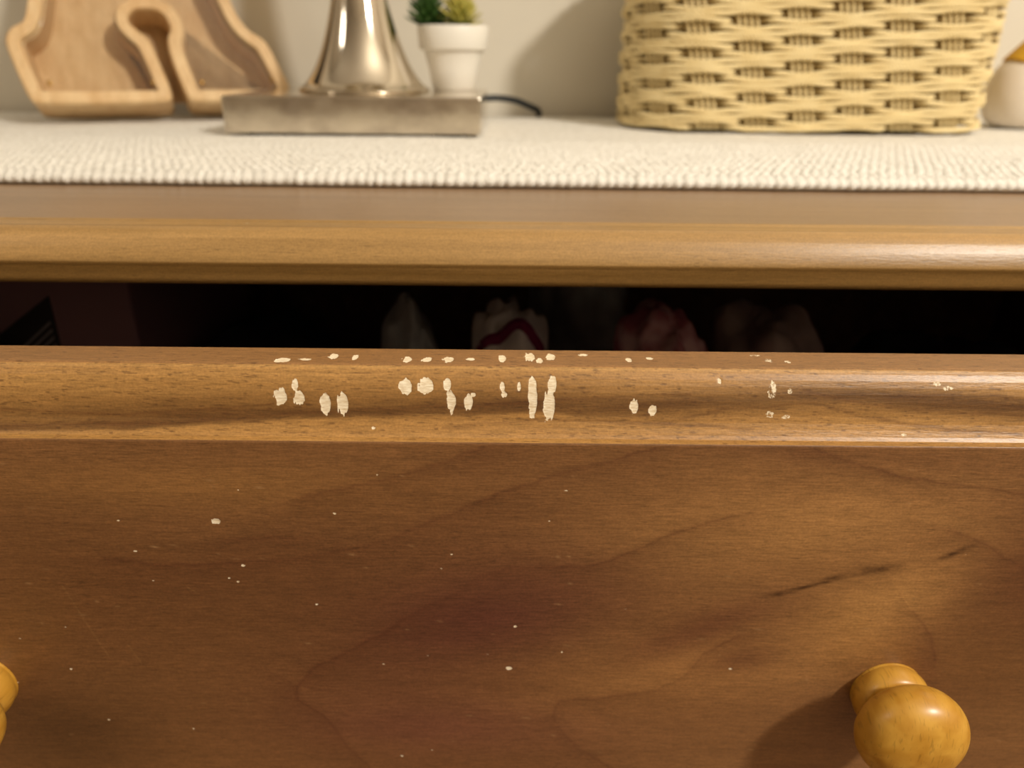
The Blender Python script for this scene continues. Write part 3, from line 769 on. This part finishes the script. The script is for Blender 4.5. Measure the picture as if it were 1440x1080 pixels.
# ------------------------------------------------------------------ clothes and a box in the open drawer
FZ = BZ0+.0105
LABEL = [(-.2640, .7225), (-.2335, .7437), (-.2335, .7050), (-.2640, .6850)]
def garment(name, loc, size, m, seed, label, cat='clothing', trim=None, folds=5, rot=0):
    """soft crumpled bundle: a squashed sphere pushed into folds, its underside flattened"""
    bm = bmesh.new(); bmesh.ops.create_icosphere(bm, subdivisions=5, radius=1)
    sx, sy, sz = size
    for v in bm.verts:
        p = v.co.copy(); d = p.normalized()
        f = math.sin(folds*math.atan2(d.y, d.x)+4*d.z+seed*1.7)*.07*min(1, (d.x*d.x+d.y*d.y)*1.6)+mnoise.noise(d*1.3+Vector((seed, 0, 0)))*.16+abs(mnoise.noise(d*2.0+Vector((0, seed, 0))))*.16+mnoise.noise(d*4+Vector((0, 0, seed)))*.04
        k = (max(abs(d.x), abs(d.y), abs(d.z))**-.25)*(.86+f)
        q = Vector((d.x*k*sx, d.y*k*sy, d.z*k*sz))
        if q.z < -.78*sz: q.z = -.78*sz
        v.co = q
    o = obj(name, bm, m, smooth=True)
    lo = min(v.co.z for v in o.data.vertices)
    o.location = (loc[0], loc[1], FZ-lo+.0004); o.rotation_euler = (0, 0, rot)
    tag(o, label, cat, 'clothes in the open drawer'); 
    if trim:
        pts = []
        for i in range(48):
            a = i/47*math.pi*1.1+.2; d = Vector((math.cos(a)*.75*sx, -.62*sy, (.52+.36*math.sin(a))*sz)).normalized()
            best = max(o.data.vertices, key=lambda v: v.co.normalized().dot(d)); pts.append(best.co*1.012)
        P_ = np.array(pts)
        for _ in range(5): P_[1:-1] = (P_[:-2]+2*P_[1:-1]+P_[2:])/4
        tr_ = obj('piping', mesh_from('piping', [tube_arrays(P_, .0032, 8)]), trim, o, True); tag(tr_, 'magenta trim')
    return o
c_grey = cloth('grey_jersey', (150, 150, 152), (176, 176, 178)); c_white = cloth('off_white_jersey', (200, 190, 190), (222, 212, 208))
c_pink = cloth('pink_print', (150, 84, 96), (196, 158, 160), 60); c_dark = cloth('dark_jersey', (52, 46, 54), (66, 60, 66)); c_taupe = cloth('taupe_knit', (140, 120, 118), (166, 146, 142)); c_mag = cloth('magenta_trim', (112, 34, 68), (128, 46, 80))
garment('bunched_shirt', (-.055, .375, 0), (.020, .050, .074), c_grey, 1, 'grey bunched shirt standing up left of the magenta-trimmed top', rot=.2, folds=3)
garment('crumpled_top', (-.002, .370, 0), (.025, .048, .078), c_white, 2, 'off-white crumpled top with magenta trim in the drawer', trim=c_mag)
garment('folded_shirt', (.048, .500, 0), (.036, .050, .082), c_grey, 3, 'grey folded shirt far back behind the pink bundle', rot=.2, folds=3)
garment('pink_garment', (.074, .350, 0), (.027, .042, .078), c_pink, 4, 'pink patterned garment bundled in the middle of the drawer', folds=6)
garment('knitted_garment', (.139, .385, 0), (.034, .060, .072), c_taupe, 5, 'taupe knitted garment bundled right of the pink one', rot=-.1, folds=3)
garment('dark_garment', (-.150, .420, 0), (.040, .090, .056), c_dark, 6, 'dark garment lying low left of the grey shirt', folds=4)
garment('dark_garment', (.270, .400, 0), (.055, .090, .054), c_dark, 7, 'dark garment lying low at the right end of drawer', folds=6)
def make_carton():
    cx, cy = -.229, .440
    root = empty('carton', (cx, cy, FZ), 'purplish cardboard carton with a dark striped label at drawer left', 'box')
    m_c = mat('purple_card', (128, 96, 104), .7); m_l = mat('dark_label', (22, 18, 22), .6); m_s = mat('grey_print', (120, 116, 122), .6)
    obj('carton_body', box(bmesh.new(), -.036, .036, -.080, .080, .0003, .142, .0015), m_c, root)
    def flat(name, pts, m, y):
        bm = bmesh.new(); a = [bm.verts.new((x-cx, y, z-FZ)) for x, z in pts]; b = [bm.verts.new((x-cx, y+.0004, z-FZ)) for x, z in pts]
        bm.faces.new(a); bm.faces.new(b[::-1])
        for i in range(len(a)): bm.faces.new((a[i], a[(i+1) % len(a)], b[(i+1) % len(b)], b[i]))
        return obj(name, bm, m, root)
    lab = flat('label', LABEL, m_l, -.0806)
    for k in range(6):
        f0 = k/6+.30*(1-k/6); a, b, c, d = LABEL
        z0 = b[1]-(b[1]-c[1])*(.34+.105*k); z1 = z0-.0016; sl = (b[1]-a[1])
        flat('printed_line', [(a[0]+.002, z0-sl), (b[0]-.002, z0), (b[0]-.002, z1), (a[0]+.002, z1-sl)], m_s, -.0811)
make_carton()
